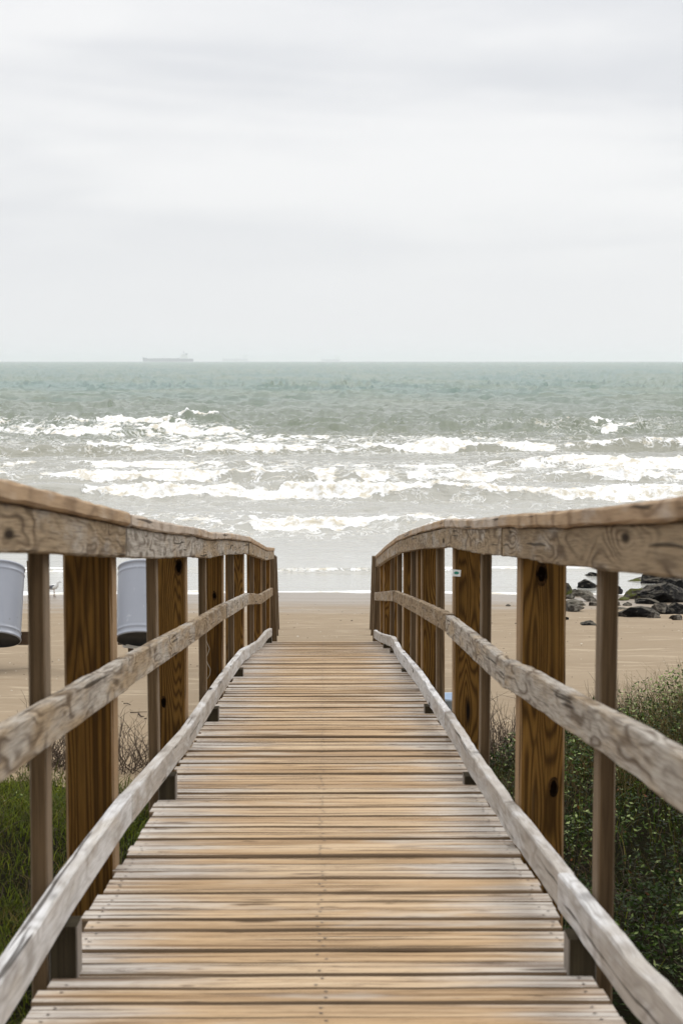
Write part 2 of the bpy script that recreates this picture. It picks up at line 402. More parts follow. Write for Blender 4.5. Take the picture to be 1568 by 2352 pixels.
fm = t.math('MAXIMUM', fm, t.math('MULTIPLY', lace, .65))
roller = t.ss(fo, .72, .92)
fm = t.math('MAXIMUM', fm, t.math('MULTIPLY', roller, t.ss(fine, .30, .42)))
fcol = t.mix(t.ss(t.noise(p, 2.2, 6, .75), .36, .56), (.50,.455,.36), (.75,.755,.745))
c = t.mix(fm, c, fcol)
farr = t.ss(sy, 60, 300)
rgh = t.math('MULTIPLY_ADD', farr, .15, .10)
rgh = t.math('MAXIMUM', rgh, t.math('MULTIPLY', fm, .8))
spec = t.math('MULTIPLY_ADD', fm, -.35, .5)
b1 = t.noise(t.scl(p, (.55, 1, 1)), 1.6, 6, .62)
nd = t.n('Bump'); t.set(nd.inputs['Height'], b1); t.set(nd.inputs['Strength'], t.math('MULTIPLY_ADD', t.ss(sy, 44, 64), .75, .12)); nd.inputs['Distance'].default_value = .2
nd2 = t.n('Bump'); t.set(nd2.inputs['Height'], t.math('MULTIPLY', fine, fm)); nd2.inputs['Strength'].default_value = .6; nd2.inputs['Distance'].default_value = .12
t.set(nd2.inputs['Normal'], nd.outputs[0]); t.set(t.b.inputs['Normal'], nd2.outputs[0])
t.b.inputs['IOR'].default_value = 1.333
M['sea'] = t.out(c, rgh, spec)
o = grid_obj('sea', None, rows, Z, M['sea'], X=XX, attrs={'foam': foam}); tag(o, kind='structure')

# ------------------------------------------------------------------ boardwalk deck
DP = [(-3, -.75), (0, -1.0), (16.4, -(1+.0829*16.4)), (23.25, -3.2)]
DP[0] = (-3, -(1-.0829*3))
def deck_z(y): return CAMZ+float(np.interp(y, [a for a, b in DP], [b for a, b in DP]))
XD = .607
bw = empty('boardwalk', (0, 0, deck_z(0)), 'long sloping plank boardwalk leading down to the beach between two wooden railings', 'boardwalk')
mb = MB(); y = -2.5
while y < 23.2:
    wd = random.choice([.112, .116, .118, .118, .122]); gap = random.choice([.006,.007,.008,.012])
    if y < 23.2-.2 or True:
        yaw = random.uniform(-.006, .006); tone = random.random(); u0 = random.uniform(0, 99)
        dz = random.uniform(-.005, .005); e1 = random.uniform(-.014, .010); e2 = random.uniform(-.010, .014)
        pts = []
        for k in range(7):
            X = (-XD+e1)+(2*XD+e2-e1)*k/6
            yc = y+wd/2+X*yaw
            pts.append(Vector((X, yc, deck_z(yc)-.019+dz+random.uniform(-.001,.001))))
        sl = math.atan(.0829 if y < 16.4 else .12)
        sweep(mb, pts, wd, .038, side=Vector((0, math.cos(sl), -math.sin(sl))), ch=.006, tone=tone, seedu=u0, edge=2)
        for X in ([-.57, -.005, .572] if y < 18 else [0]):
            for q in (.03, wd-.03):
                if random.random() < .12: continue
                X2 = X+random.uniform(-.012, .012); yq = y+q+random.uniform(-.006,.006); zc = deck_z(yq)+dz+.0012
                r_ = .0048
                ids = [mb.vert((X2+r_*math.cos(a_), yq+r_*math.sin(a_), zc-.0829*r_*math.sin(a_)+.0008)) for a_ in [i*math.pi/3 for i in range(6)]]
                mb.face(ids, mi=1)
    y += wd+gap
YEND = y
build(mb, 'decking', [M['deck'], M['nail'], M['grime_shade']], bw)
for sx in (-1, 0, 1):
    mb = MB(); sweep(mb, [(sx*(XD-.05), yy, deck_z(yy)-.038-.10) for yy in np.linspace(-2.4, 23.1, 30)], .05, .19, tone=.4)
    build(mb, 'stringer', M['beam'], bw)
for k, (yy, zz) in enumerate([(23.45, -3.36), (23.75, -3.5)]):
    mb = MB(); sweep(mb, [(a_, yy, CAMZ+zz) for a_ in np.linspace(-.6, .6, 7)], .27, .038, side=Vector((0,1,0)))
    build(mb, 'stair_tread', M['deck'], bw)

# ------------------------------------------------------------------ railings
def path(pxs, X):
    P = [at_x(a, b, X) for a, b in pxs]; P.sort(key=lambda q: q.y)
    ys_ = [q.y for q in P]; zs_ = [q.z for q in P]
    sl = -.045
    if ys_[0] > 1: zs_.insert(0, zs_[0]-(ys_[0]-(-1))*(-.0829)); ys_.insert(0, -1)
    return ys_, zs_
def rail_mesh(pxs, X0, thick, h, joints, mat_, name, parent, y1=None, top=0.0, chf=.004, tones=None):
    """X0: signed X of the inner face; pixel points trace the inner top edge"""
    sg = 1 if X0 > 0 else -1
    ys_, zs_ = path(pxs, sg*.56 if name == 'top_rail' else X0); y1 = y1 or ys_[-1]
    mb = MB(); js = [-1]+[j for j in joints if j < y1-.3]+[y1]
    for a, b in zip(js[:-1], js[1:]):
        n = max(3, int((b-a)/.12)); yy = np.linspace(a+.006, b-.006, n)
        f = lambda q: (np.interp(q-.05, ys_, zs_)+2*np.interp(q, ys_, zs_)+np.interp(q+.05, ys_, zs_))/4+oz
        ox = random.uniform(-.004, .004); oz = random.uniform(-.002, .002)
        sweep(mb, [(X0+sg*(thick/2)+ox, q, f(q)-h/2-top) for q in yy], thick, h, ch=chf, wob=.004)
    return build(mb, name, mat_, parent)

L_cap = [(0,1099.5),(66,1115),(154,1139),(299,1178.7),(374,1198.5),(453,1211.7),(488,1222.7),(528,1223.6),(574,1232.8),(614,1257),(631,1258)]
R_cap = [(1568,1142),(1377,1164.8),(1267,1176.8),(1151,1184),(1084,1192),(1019.4,1192),(954.6,1212),(909,1232),(884,1252),(861,1275)]
L_mid = [(0,1683),(204.6,1564),(294.8,1513),(449,1428.5),(514.3,1389),(571.3,1362),(601,1365),(626.3,1350)]
R_mid = [(1568,1745),(1454,1674),(1319,1603),(1187,1530),(1153.8,1515),(1021.8,1410),(954.6,1379),(901.8,1357),(859.6,1361.6)]
L_low = [(40.8,2206.7),(168,2010),(297.6,1832),(434,1674),(512.6,1556),(561.3,1493),(598.3,1471.3),(616.3,1448),(625,1443)]
R_low = [(1568,2341),(1434.6,2197),(1285.8,2010),(1151.4,1835),(1078,1728),(1021.8,1637.6),(983.4,1582.4),(957,1541.6),(913.5,1490),(897.4,1462.3),(869,1454.3),(857.4,1447.3)]
XI = .572; XU = .612
L_up = [('T',112),('P',268),('T',363),('P',430),('T',473),('P',512),('T',536),('P',560),('T',582),('P',600),('T',610),('P',620)]
R_up = [('T',1370),('P',1187),('T',1103),('P',1040),('T',1002),('P',968),('P',956),('T',943),('P',925),('T',913),('T',896),('P',880),('P',870)]
uprights = {}
for sg, caps, mids, lows, ups, lab, jc, jm, jl in (
    (-1, L_cap, L_mid, L_low, L_up, 'weathered wooden railing on the left side of the boardwalk, beside the grey drums', [5.95,9.15,15.7], [5.95,9.1,12.1,15.7], [6.05,12.3,16.]),
    (1, R_cap, R_mid, R_low, R_up, 'weathered wooden railing on the right side of the boardwalk, in front of the rocks', [6.5,9.5,15.7], [6.4,9.5,16.8], [4.9,9.6,16.5])):
    rt = empty('railing', (sg*.62, 0, deck_z(0)), lab, 'railing', 'railings along the boardwalk')
    cx = at_x(*caps[-1], sg*.56).y
    rail_mesh(caps, sg*.56, .145, .038, jc, M['cap'], 'cap_board', rt, chf=.006)
    rail_mesh(caps, sg*XI, .038, .091, jc, M['rail'], 'top_rail', rt, top=.0395)
    rail_mesh(mids, sg*XI, .038, .089, jm, M['rail'], 'middle_rail', rt)
    rail_mesh(lows, sg*XI, .038, .089, jl, M['low'], 'lower_rail', rt)
    ys_c, zs_c = path(caps, sg*.56); ys_l, zs_l = path(lows, sg*XI)
    prev = None
    for ty, px in [('T', None)]+ups:
        if px is None: yy = 3.0
        else: yy = abs(XU*F/(px-742))-(.089 if ty == 'T' else .142)
        yy = min(yy, ys_c[-1]-.22)
        ztop = float(np.interp(yy, ys_c, zs_c))-.042
        w_, dp = (.038, .089) if ty == 'T' else (.142, .142)
        if px == 956: w_ = .09
        far = yy > 13.5
        zb = gnd(sg*.7, yy)-.3 if ty == 'P' else deck_z(yy)-.22
        lx = random.uniform(-.004, .004)
        tip = 0
        mb = MB(); x0 = sg*(XU+w_/2)
        yc = yy+dp/2
        if ty == 'P' or True:
            n = 14; pts = [(x0+lx*(i/n-.5)*2, yc, zb+(ztop-zb)*i/n) for i in range(n+1)]
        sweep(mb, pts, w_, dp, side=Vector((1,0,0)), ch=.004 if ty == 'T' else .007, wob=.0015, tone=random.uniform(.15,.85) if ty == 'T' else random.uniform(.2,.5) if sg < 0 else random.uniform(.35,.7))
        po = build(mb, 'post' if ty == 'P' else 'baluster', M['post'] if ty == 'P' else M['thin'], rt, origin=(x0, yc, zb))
        uprights[(sg, px)] = (po, x0, yc, dp, w_)
        if ty == 'T' and yy < 23:
            zl = float(np.interp(yy, ys_l, zs_l))-.092
            zd = deck_z(yy+.045)-.03
            if zl > zd+.03:
                mb = MB(); sweep(mb, [(sg*.5795, yy+.045, zd+(zl-zd)*i/3) for i in range(4)], .0635, .089, ch=.003, tone=.3)
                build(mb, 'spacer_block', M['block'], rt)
    # stair end: rail going down past the last boards, posts standing in the sand
    e = at_x(*caps[-1], sg*.56); ye = e.y; ze = e.z
    for bx, by in ((638.3,1476),(641.3,1460),(643.5,1446)):
        px = bx if sg < 0 else {638.3:853.5, 641.3:849.5, 643.5:846.5}[bx]
        g_ = ghit(px, by); yy = g_.y
        zt = ze-.05-(ze-.05-(CAMZ-2.76))*(yy-ye)/(28.9-ye)
        mb = MB(); sweep(mb, [(g_.x+sg*(.05+.04*i/6), yy, g_.z-.2+(zt-g_.z+.2)*i/6) for i in range(7)], .09, .09, ch=.004, tone=.1)
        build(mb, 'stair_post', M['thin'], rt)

# small white sticker with a green mark on a right-hand post
po, x0, yc, dp, w_ = uprights[(1, 1040)]
yf = yc-dp/2-.0045
t = NT('sticker_white'); M['stw'] = t.out((.75,.76,.74), .5, .4)
t = NT('sticker_green'); M['stg'] = t.out((.02,.22,.15), .5, .4)
pc = at_y(1048, 1316, yf); mb = MB()
pts = [(-.021,-.015),(.018,-.018),(.021,.013),(-.018,.017)]
mb.face([mb.vert((pc.x+a, yf, pc.z+b)) for a, b in pts], mi=0)
mb.face([mb.vert((pc.x+.012*math.cos(a), yf-.001, pc.z+.007*math.sin(a))) for a in [i*math.pi/8 for i in range(16)]], mi=1)
st = build(mb, 'sticker', [M['stw'], M['stg']], po)
# dark knots on the nearer posts
t = NT('knot_core'); M['dark_core'] = t.out((.004,.002,.001), .9, .0)
t = NT('dark_knot'); p = t.n('TexCoord').outputs['Object']
M['knot'] = t.out(t.mix(t.ss(t.noise(p, 30, 3, .6), .4, .6), (.006,.003,.001), (.05,.025,.008)), .8, .05)
for key, kx, ky, rx, ry in (((1,1187),1243,1318,14,30), ((1,1187),1271,1808,12,24), ((-1,430),410,1303,9,19), ((-1,430),376,1612,6,14), ((-1,473+39),492,1368,5,11)):
    po, x0, yc, dp, w_ = uprights[key]; yf = yc-dp/2-.0025; s_ = yf/F; c0 = at_y(kx, ky, yf)
    for j, (sc_, off) in enumerate(((1., 0), (.62, -.0012))):
        pts = []
        for i in range(20):
            a_ = i*math.pi/10; rr = sc_*(1+.16*mn.noise(Vector((math.cos(a_)*1.3, math.sin(a_)*1.3, kx+j))))
            pts.append((c0.x+rx*s_*rr*math.cos(a_), yf+off, c0.z+ry*s_*rr*math.sin(a_)))
        mb = MB() if j == 0 else mb
        mb.face([mb.vert(q) for q in pts][::-1], mi=j)
    build(mb, 'knot', [M['knot'], M['dark_core']], po)
# loose pale string hanging down a left-hand post
t = NT('string_fibre'); M['string'] = t.out((.42,.36,.28), .9, .1)
def tube(mb, pts, r, n=5, mi=0, taper=None):
    rings = []
    for i, p in enumerate(pts):
        p = Vector(p); t_ = (Vector(pts[min(i+1, len(pts)-1)])-Vector(pts[max(i-1, 0)])).normalized()
        a = t_.orthogonal().normalized(); b = t_.cross(a); rr = r*(1-(1-taper)*i/(len(pts)-1)) if taper is not None else r
        rings.append([mb.vert(p+a*rr*math.cos(2*math.pi*k/n)+b*rr*math.sin(2*math.pi*k/n)) for k in range(n)])
    for i in range(len(pts)-1):
        for k in range(n): mb.face((rings[i][k], rings[i][(k+1)%n], rings[i+1][(k+1)%n], rings[i+1][k]), smooth=True, mi=mi)
    mb.face(rings[-1], mi=mi); mb.face(rings[0][::-1], mi=mi)
po, x0, yc, dp, w_ = uprights[(-1, 512)]
yf = yc-dp/2-.006; mb = MB()
sp = [(472,1455),(475,1475),(481,1490),(478,1500),(473,1512),(477,1525),(483,1537),(482,1550),(476,1560)]
tube(mb, [at_y(a, b, yf) for a, b in sp], .0016)
o = build(mb, 'string', M['string'], None, origin=at_y(472, 1455, yf)); tag(o, 'thin pale string dangling in loops down a brown post of the left railing', 'string')

# ------------------------------------------------------------------ drums and their rack
t = NT('drum_grey_paint'); p = t.n('TexCoord').outputs['Object']
c = t.mix(t.noise(t.scl(p, (3, 3, 1)), 1, 4, .6), (.20,.215,.25), (.265,.28,.315))
c = t.mix(t.ss(t.noise(p, 22, 3, .6), .70, .74), c, (.10,.08,.07))
c = t.mix(t.ss(t.noise(t.scl(p, (8, 8, 2)), 1.3, 5, .7), .62, .72), c, (.44,.45,.48))
M['drum'] = t.out(c, .38, .5)
t = NT('drum_black'); M['dark'] = t.out((.012,.013,.016), .6, .3)
t = NT('pale_grey_rag'); M['rag'] = t.out((.6,.6,.58), .9, .1)
def drum(px, tilt, label, hole, Y):
    r = .288; H = .88
    top = at_y(px, 1279, Y+.36)
    ctr_top = Vector((top.x, Y+.36, top.z-.13))
    e = empty('drum', ctr_top-Vector((0, math.sin(tilt)*H, math.cos(tilt)*H)), label, 'drum', 'grey drums tilted on the wooden rack', rot=(-tilt, 0, 0))
    bpy.context.view_layer.update(); MW = e.matrix_world.copy()
    mb = MB()
    prof = [(r-.006,0),(r+.006,.004),(r+.009,.014),(r+.006,.024),(r,.03),(r,.075),(r+.007,.085),(r,.095)]
    for zz in np.linspace(.12, .76, 12): prof.append((r, zz))
    prof += [(r+.001,.78),(r+.007,.79),(r,.80),(r,.85),(r+.006,.855),(r+.01,.868),(r+.004,.88),(r-.01,.88),(r-.012,.86),(r-.012,.5)]
    lathe(mb, prof, 48, MW); build(mb, 'barrel_body', M['drum'], e, origin=e.location)
    mb = MB(); rows_ = lathe(mb, [(r-.006,.0),(r-.012,.014),(0.02,.016)], 48, MW); mb.face(rows_[-1][::-1])
    build(mb, 'base_plate', M['dark'], e, origin=e.location)
    mb = MB(); rows_ = lathe(mb, [(r-.012,.80),(0.02,.80)], 32, MW); mb.face(rows_[-1]); build(mb, 'lid', M['dark'], e, origin=e.location)
    if hole:
        mb = MB(); a0 = -math.pi/2+.22
        ids = []
        for i in range(14):
            a = 2*math.pi*i/14; an = a0+.10*math.cos(a); zz = .052+.017*math.sin(a)
            ids.append(mb.vert(MW @ Vector(((r+.0045)*math.cos(an), (r+.0045)*math.sin(an), zz))))
        mb.face(ids); build(mb, 'drain_hole', M['dark'], e, origin=e.location)
    return e
YB = 23.5
TL = R(26)
d1 = drum(-1, TL, 'light grey metal drum cut by the left frame edge, drain hole near its black base', True, YB-.18)
d2 = drum(329, TL, 'light grey metal drum with black base, seen between two posts of the left railing', False, YB-.18)
zb = at_y(70, 1462, YB+.20).z
for pxs, bx0, bx1, lab in (((66, -110), -4.7, at_y(80, 1462, YB+.2).x, 'dark wooden stand with a leaning post that carries the drum at the left frame edge'),
                           ((392, 290), at_y(274, 1462, YB+.2).x, at_y(405, 1462, YB+.2).x, 'dark wooden stand under the drum that shows between the left railing posts')):
    rack = empty('drum_stand', (bx1, YB+.2, gnd(bx1, YB+.2)), lab, 'stand', 'wooden stands that carry the drums')
    for px in pxs:
        b = at_y(px+17, 1530, YB+.15); tp = at_y(px+2, 1289 if px in (66,-110) else 1400, YB+.38)
        gz0 = gnd(b.x, YB+.1)-.1
        mb = MB(); sweep(mb, [(b.x+(tp.x-b.x)*i/6, YB+.1+.28*i/6, gz0+(tp.z-gz0)*i/6) for i in range(7)], .06, .09, tone=.2)
        build(mb, 'stand_post', M['beam'], rack)
    mb = MB(); sweep(mb, [(a, YB+.04, zb) for a in np.linspace(bx0, bx1, 9)], .05, .15, side=Vector((0,1,0)), tone=.6); build(mb, 'cross_beam', M['beam'], rack)
# pale rag on the rack beam below the second drum
mb = MB(); q = [at_y(a, b, YB+.0) for a, b in ((281,1484),(288,1478),(300,1482),(325,1486),(336,1483),(330,1489),(305,1490),(284,1488))]
f1 = [mb.vert(v) for v in q]; f2 = [mb.vert(v+Vector((0,-.02,.004))) for v in q]
mb.face(f2[::-1]); mb.face(f1)
for i in range(8): mb.face((f1[i], f1[(i+1)%8], f2[(i+1)%8], f2[i]))
o = build(mb, 'rag', M['rag'], None, origin=q[0]); tag(o, 'scrap of pale cloth caught under the base of the grey drum between the posts', 'rag')

# pale blue tub beyond the right railing
t = NT('pale_blue_plastic'); M['blue'] = t.out((.34,.43,.55), .4, .5)
g0 = Vector((at_y(1040, 1650, 18.2).x, 18.2, 0)); g0.z = gnd(g0.x, g0.y)-.02
tz = at_y(1040, 1598, 18.2).z-g0.z
e = empty('tub', g0, 'pale blue plastic tub on the sand behind a right-hand railing post', 'tub')
mb = MB(); lathe(mb, [(.14,0),(.17,tz-.03),(.185,tz-.03),(.188,tz-.005),(.18,tz),(.168,tz-.005),(.15,.04),(.001,.03)], 32, Matrix.Translation(g0)); build(mb, 'tub_body', M['blue'], e, origin=g0)

# ------------------------------------------------------------------ gull
t = NT('gull_white'); M['gw'] = t.out((.62,.62,.60), .8, .2)
t = NT('gull_grey'); M['gg'] = t.out((.16,.17,.19), .8, .2)
t = NT('gull_dark'); M['gd'] = t.out((.03,.03,.03), .6, .3)
t = NT('gull_leg'); M['gl'] = t.out((.25,.14,.08), .6, .3)
gp = ghit(124, 1371); gp.z = max(gp.z, 0)+.004
sc = gp.y/F
e = empty('gull', gp, 'white and grey gull standing in the shallow water, seen through the left railing', 'bird')
mb = MB()
# spine: tail to beak (x right), heights in picture px; one continuous body
sp = [(-19,19,1.2,.7),(-14,20,3,1.8),(-8,21,5.2,4.2),(-2,22,6.5,5.4),(3,23.5,6.6,5.2),(6.5,26.5,5,4),(8.2,30,3.4,3.1),(9,33,3.7,3.3),(11,34.2,3.1,2.7),(13.0,33.9,1.5,1.3)]
rings = []
for i, (a, b, rv, rh) in enumerate(sp):
    p0 = sp[max(i-1,0)]; p1 = sp[min(i+1,len(sp)-1)]; tv = Vector((p1[0]-p0[0], 0, p1[1]-p0[1])).normalized(); up = Vector((-tv.z, 0, tv.x))
    rings.append([mb.vert(gp+(Vector((a,0,b))+up*rv*math.cos(2*math.pi*k/14)+Vector((0,1,0))*rh*math.sin(2*math.pi*k/14))*sc) for k in range(14)])
for i in range(len(sp)-1):
    for k in range(14): mb.face((rings[i][k], rings[i][(k+1)%14], rings[i+1][(k+1)%14], rings[i+1][k]), smooth=True)
mb.face(rings[0]); mb.face(rings[-1][::-1]); build(mb, 'body', M['gw'], e, origin=gp)
for sd in (-1, 1):
    mb = MB(); prof = [(-23,19.5),(-17,23.4),(-8,26.4),(0,27.6),(4.5,26),(3,22),(-4,18.6),(-12,18)]
    outer = [mb.vert(gp+Vector((a, sd*(5.0 if i in (2,3,6) else 3.4)*(1 if a > -15 else .4), b))*sc) for i, (a, b) in enumerate(prof)]
    mid = mb.vert(gp+Vector((-5, sd*6.1, 22.6))*sc)
    for i in range(8): mb.face((outer[i], outer[(i+1)%8], mid), smooth=True, mi=0 if i not in (0,7) else 1)
    build(mb, 'wing', [M['gg'], M['gd']], e, origin=gp)
mb = MB(); tube(mb, [gp+Vector(v)*sc for v in ((12.6,0,34),(15,0,33.6),(17.6,0,32.4))], 1.0*sc, 6, taper=.25); build(mb, 'beak', M['gd'], e, origin=gp)
for sd in (-1, 1):
    mb = MB(); tube(mb, [gp+Vector(v)*sc for v in ((.5,-sd*2.,18),(.2,-sd*2.,12),(1+sd*1.4,-sd*2.,8.5),(.6+sd*1.4,-sd*2.,0),(4+sd,-sd*2,-.2))], .65*sc, 6); build(mb, 'leg', M['gl'], e, origin=gp)
    mb = MB(); lathe(mb, [(.01*sc,-.3*sc),(.45*sc,0),(.01*sc,.3*sc)], 8, Matrix.Translation(gp+Vector((11,sd*2.5,34.8))*sc)); build(mb, 'eye', M['gd'], e, origin=gp)

# ------------------------------------------------------------------ rocks
def rockmat(name, a, b, alg=0., pale=0.):
    t = NT(name); p = t.n('TexCoord').outputs['Object']
    n = t.noise(p, 9, 5, .65); c = t.mix(t.ss(n, .3, .7), a, b)
    if pale: c = t.mix(t.math('MULTIPLY', t.ss(t.noise(p, 5, 5, .7), .52, .64), pale), c, (.40,.37,.31))
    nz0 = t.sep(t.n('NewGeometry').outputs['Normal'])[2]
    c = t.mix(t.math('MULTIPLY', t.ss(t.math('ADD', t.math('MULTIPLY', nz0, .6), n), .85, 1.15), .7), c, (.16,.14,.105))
    if alg:
        nz = t.sep(t.n('NewGeometry').outputs['Normal'])[2]
        m_ = t.math('MULTIPLY', t.ss(t.math('ADD', t.noise(p, 6, 4, .6), t.math('MULTIPLY', nz, .15)), .48, .60), alg); c = t.mix(m_, c, (.085,.095,.014))
    t.bump(t.noise(p, 9, 8, .75), 1., .12)
    return t.out(c, .65, .08)
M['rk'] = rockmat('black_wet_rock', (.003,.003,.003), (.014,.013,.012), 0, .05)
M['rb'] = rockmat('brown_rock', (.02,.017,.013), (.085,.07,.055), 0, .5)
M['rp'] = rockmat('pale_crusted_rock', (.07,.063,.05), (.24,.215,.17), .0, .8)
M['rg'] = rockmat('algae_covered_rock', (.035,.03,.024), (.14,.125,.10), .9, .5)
RK = [
 (690,378,110,85,'rg','dark rock with bright algae on its side, touching the near right post'),
 (868,272,170,66,'rk','black rock farthest out in the water, left of the thin upright'),
 (850,345,165,92,'rk','large black rough rock just left of the thin grey upright'),
 (822,388,155,58,'rp','pale grey slanting slab below the large black rock by the upright'),
 (712,404,100,44,'rb','rounded brown rock between the wide post and the pale slab'),
 (745,357,65,28,'rk','small low dark rock beside the algae rock at the wide post'),
 (735,456,165,48,'rp','flat pale crusted ledge at the waterline right of the wide post'),
 (735,506,145,58,'rb','single brown boulder on the sand below the flat pale ledge'),
 (860,426,125,46,'rb','brown jumbled rock beside the little tide pool, left of the upright'),
 (884,458,62,36,'rb','small brown rock at the right rim of the little tide pool'),
 (678,566,30,26,'rk','tiny dark stone on the sand against the edge of the wide post'),
 (860,608,125,38,'rk','low black wedge of rock lying alone on the sand left of the upright'),
 (1075,372,72,78,'rk','black rock peeking out right of the thin grey upright'),
 (1190,312,165,54,'rg','olive algae covered rock at the back, left of the black pile'),
 (1238,268,96,30,'rp','small pale cap rock behind the olive algae covered rock'),
 (1228,408,205,88,'rg','pale broad rock with a yellow green algae patch on top'),
 (1360,322,175,125,'rk','tallest black boulder at the left of the big black pile'),
 (1484,262,95,56,'rk','pointed black rock behind the pile, next to the tallest boulder'),
 (1545,258,75,60,'rk','black rock at the back of the pile by the right frame edge'),
 (1500,325,160,66,'rk','wide black rock in the middle layer of the big pile'),
 (1462,438,270,130,'rk','largest black boulder, at the front of the big pile'),
 (1302,447,112,38,'rk','low dark rock on the sand in front of the algae patched rock'),
 (1142,458,72,28,'rb','small lone brown stone on sand between the upright and the pile'),
 (1112,418,88,32,'rg','low mossy stone just left of the pale algae patched rock'),
 (1412,522,170,92,'rb','large brown black rock in the second row below the biggest boulder'),
 (1128,546,135,52,'rb','brown cracked rock in the front row, just right of the upright'),
 (1262,548,170,78,'rk','dark rock with white glints in the middle of the front row'),
 (1348,551,92,44,'rb','small pointed rock at the front, right of the dark glinting rock'),
 (1535,522,110,82,'rk','black boulder low at the right frame edge, below the pile'),
 (1522,567,95,46,'rb','front most rock at the right frame edge'),
 (1075,458,48,38,'rb','small round rock half hidden behind the right side of the upright'),
 (1102,486,85,15,'rb','flat sliver of rock on the sand right of the upright'),
 (752,280,78,13,'rb','flat rock awash in the water above the tide pool'),
 (1180,333,85,26,'rk','small dark rock at the foot of the olive algae covered rock'),
 (1308,322,75,36,'rg','small greenish rock wedged against the tallest boulder'),
 (1330,268,110,60,'rk','black rock behind the tallest boulder, toward the thin upright'),
 (1420,305,120,90,'rk','black rock between the tallest boulder and the pointed one'),
 (1395,415,110,70,'rk','black rock filling the gap left of the largest boulder'),
 (1556,395,110,130,'rk','tall black rock cut by the right frame edge, beside the largest boulder'),
 (1455,380,150,120,'rk','black rock resting behind and above the largest boulder'),
 (228,461,44,13,'rb','tiny dark stone at the waterline, far left of all the other rocks'),
]
def ico(sub=3):
    import bmesh
    b = bmesh.new(); bmesh.ops.create_icosphere(b, subdivisions=sub, radius=1)
    vs = np.array([v.co[:] for v in b.verts]); fs = [tuple(v.index for v in f.verts) for f in b.faces]; b.free(); return vs, fs
IV, IF = ico(4)
from mathutils import kdtree
for k, (cx_, cy_, w_, h_, mt, lab) in enumerate(RK):
    px = 1097.6+cx_*.3; py = 1254.4+cy_*.3
    g = ghit(px, py); g.y = min(g.y, 60); 
    if g.y > 44.5: g = at_y(px, py, 22109/(py-829)); 
    s_ = g.y/F; big = 1.7 if mt == 'rk' and w_ > 80 and cx_ > 1240 else 1.2
    hw = w_*.3*s_/2*big; hh = h_*.3*s_*(big if big < 1.3 else 1.6)
    r_ = np.random.default_rng(100+k); V = IV.copy()
    for _ in range(11):
        n = r_.normal(size=3); n[2] = abs(n[2])*.8+.1 if r_.random() < .6 else n[2]; n /= np.linalg.norm(n); c0 = r_.uniform(.38, .70)
        dt = V@n; over = np.maximum(dt-c0, 0); V -= over[:, None]*n*.96
    V /= np.abs(V).max(0)
    for i in range(len(V)):
        q = Vector(V[i]); cell = mn.cell(q*2.3+Vector((k*3.1, 0, 0)))
        V[i] *= 1+.13*mn.fractal(q*2.6+Vector((k*3.1, 0, 0)), .8, 2., 5)+.03*(cell-.5)
    V /= np.abs(V).max(0)
    dep = hw*r_.uniform(.75, 1.1)
    V[:, 0] *= hw; V[:, 1] *= dep; V[:, 2] = V[:, 2]*hh*.66+hh*.30
    me = bpy.data.meshes.new('rock'); me.from_pydata(V.tolist(), [], IF)
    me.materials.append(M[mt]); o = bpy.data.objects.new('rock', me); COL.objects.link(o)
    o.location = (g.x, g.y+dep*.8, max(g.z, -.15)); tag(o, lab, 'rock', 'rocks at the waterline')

# ------------------------------------------------------------------ bits on the sand
t = NT('shell_white'); M['shell'] = t.out((.45,.41,.34), .6, .1)
t = NT('debris_dark'); M['deb'] = t.out((.05,.035,.025), .9, .1)
mbs = MB(); mbd = MB()
for k in range(1500):
    y = 15+25*random.random()**.8; x = random.uniform(-.24, .24)*y*1.25
    m_ = mbs if random.random() < .42 else mbd
    r_ = random.uniform(.003, .009)*(1.8 if random.random() < .05 else 1); z = gnd(x, y)+r_*.25; a = random.uniform(0, 6)
    n = 6; b0 = [m_.vert((x+r_*1.6*math.cos(a+i*6.283/n)*random.uniform(.6,1.2), y+r_*math.sin(a+i*6.283/n)*random.uniform(.6,1.2)*1.6, z-r_*.4)) for i in range(n)]
    tp_ = m_.vert((x, y, z+r_*.7))
    for i in range(n): m_.face((b0[i], b0[(i+1)%n], tp_))
o = build(mbs, 'shell_fragments', M['shell']); tag(o, 'tiny pale shell bits scattered over the sand', 'shells', kind='stuff')
o = build(mbd, 'beach_debris', M['deb']); tag(o, 'tiny dark specks of seaweed and wood scattered over the sand', 'debris', kind='stuff')
for k, (pl, r_, lab) in enumerate([
    ([(128,1612),(134,1606),(140,1609),(149,1607)], .012, 'short dark bit of driftwood on sand left of the wide left post'),
    ([(284,1621),(292,1620),(300,1623)], .007, 'small curled twig on the sand below the grey drum'),
    ([(299,1640),(312,1641),(322,1640),(338,1639)], .006, 'long thin twig lying level on the sand beside the third left upright'),
    ([(318,1645),(324,1650),(331,1651)], .008, 'short hooked twig just below the long thin one on the sand'),
    ([(430,1722),(437,1714),(446,1711)], .010, 'dark twig on the sand at the left edge of the planks')]):
    pts = [ghit(a, b)+Vector((0,0,.008+.012*random.random())) for a, b in pl]
    mb = MB(); tube(mb, pts, r_, 6, taper=.4); o = build(mb, 'twig', M['deb'], None, origin=pts[0]); tag(o, lab, 'twig', 'twigs on the sand')

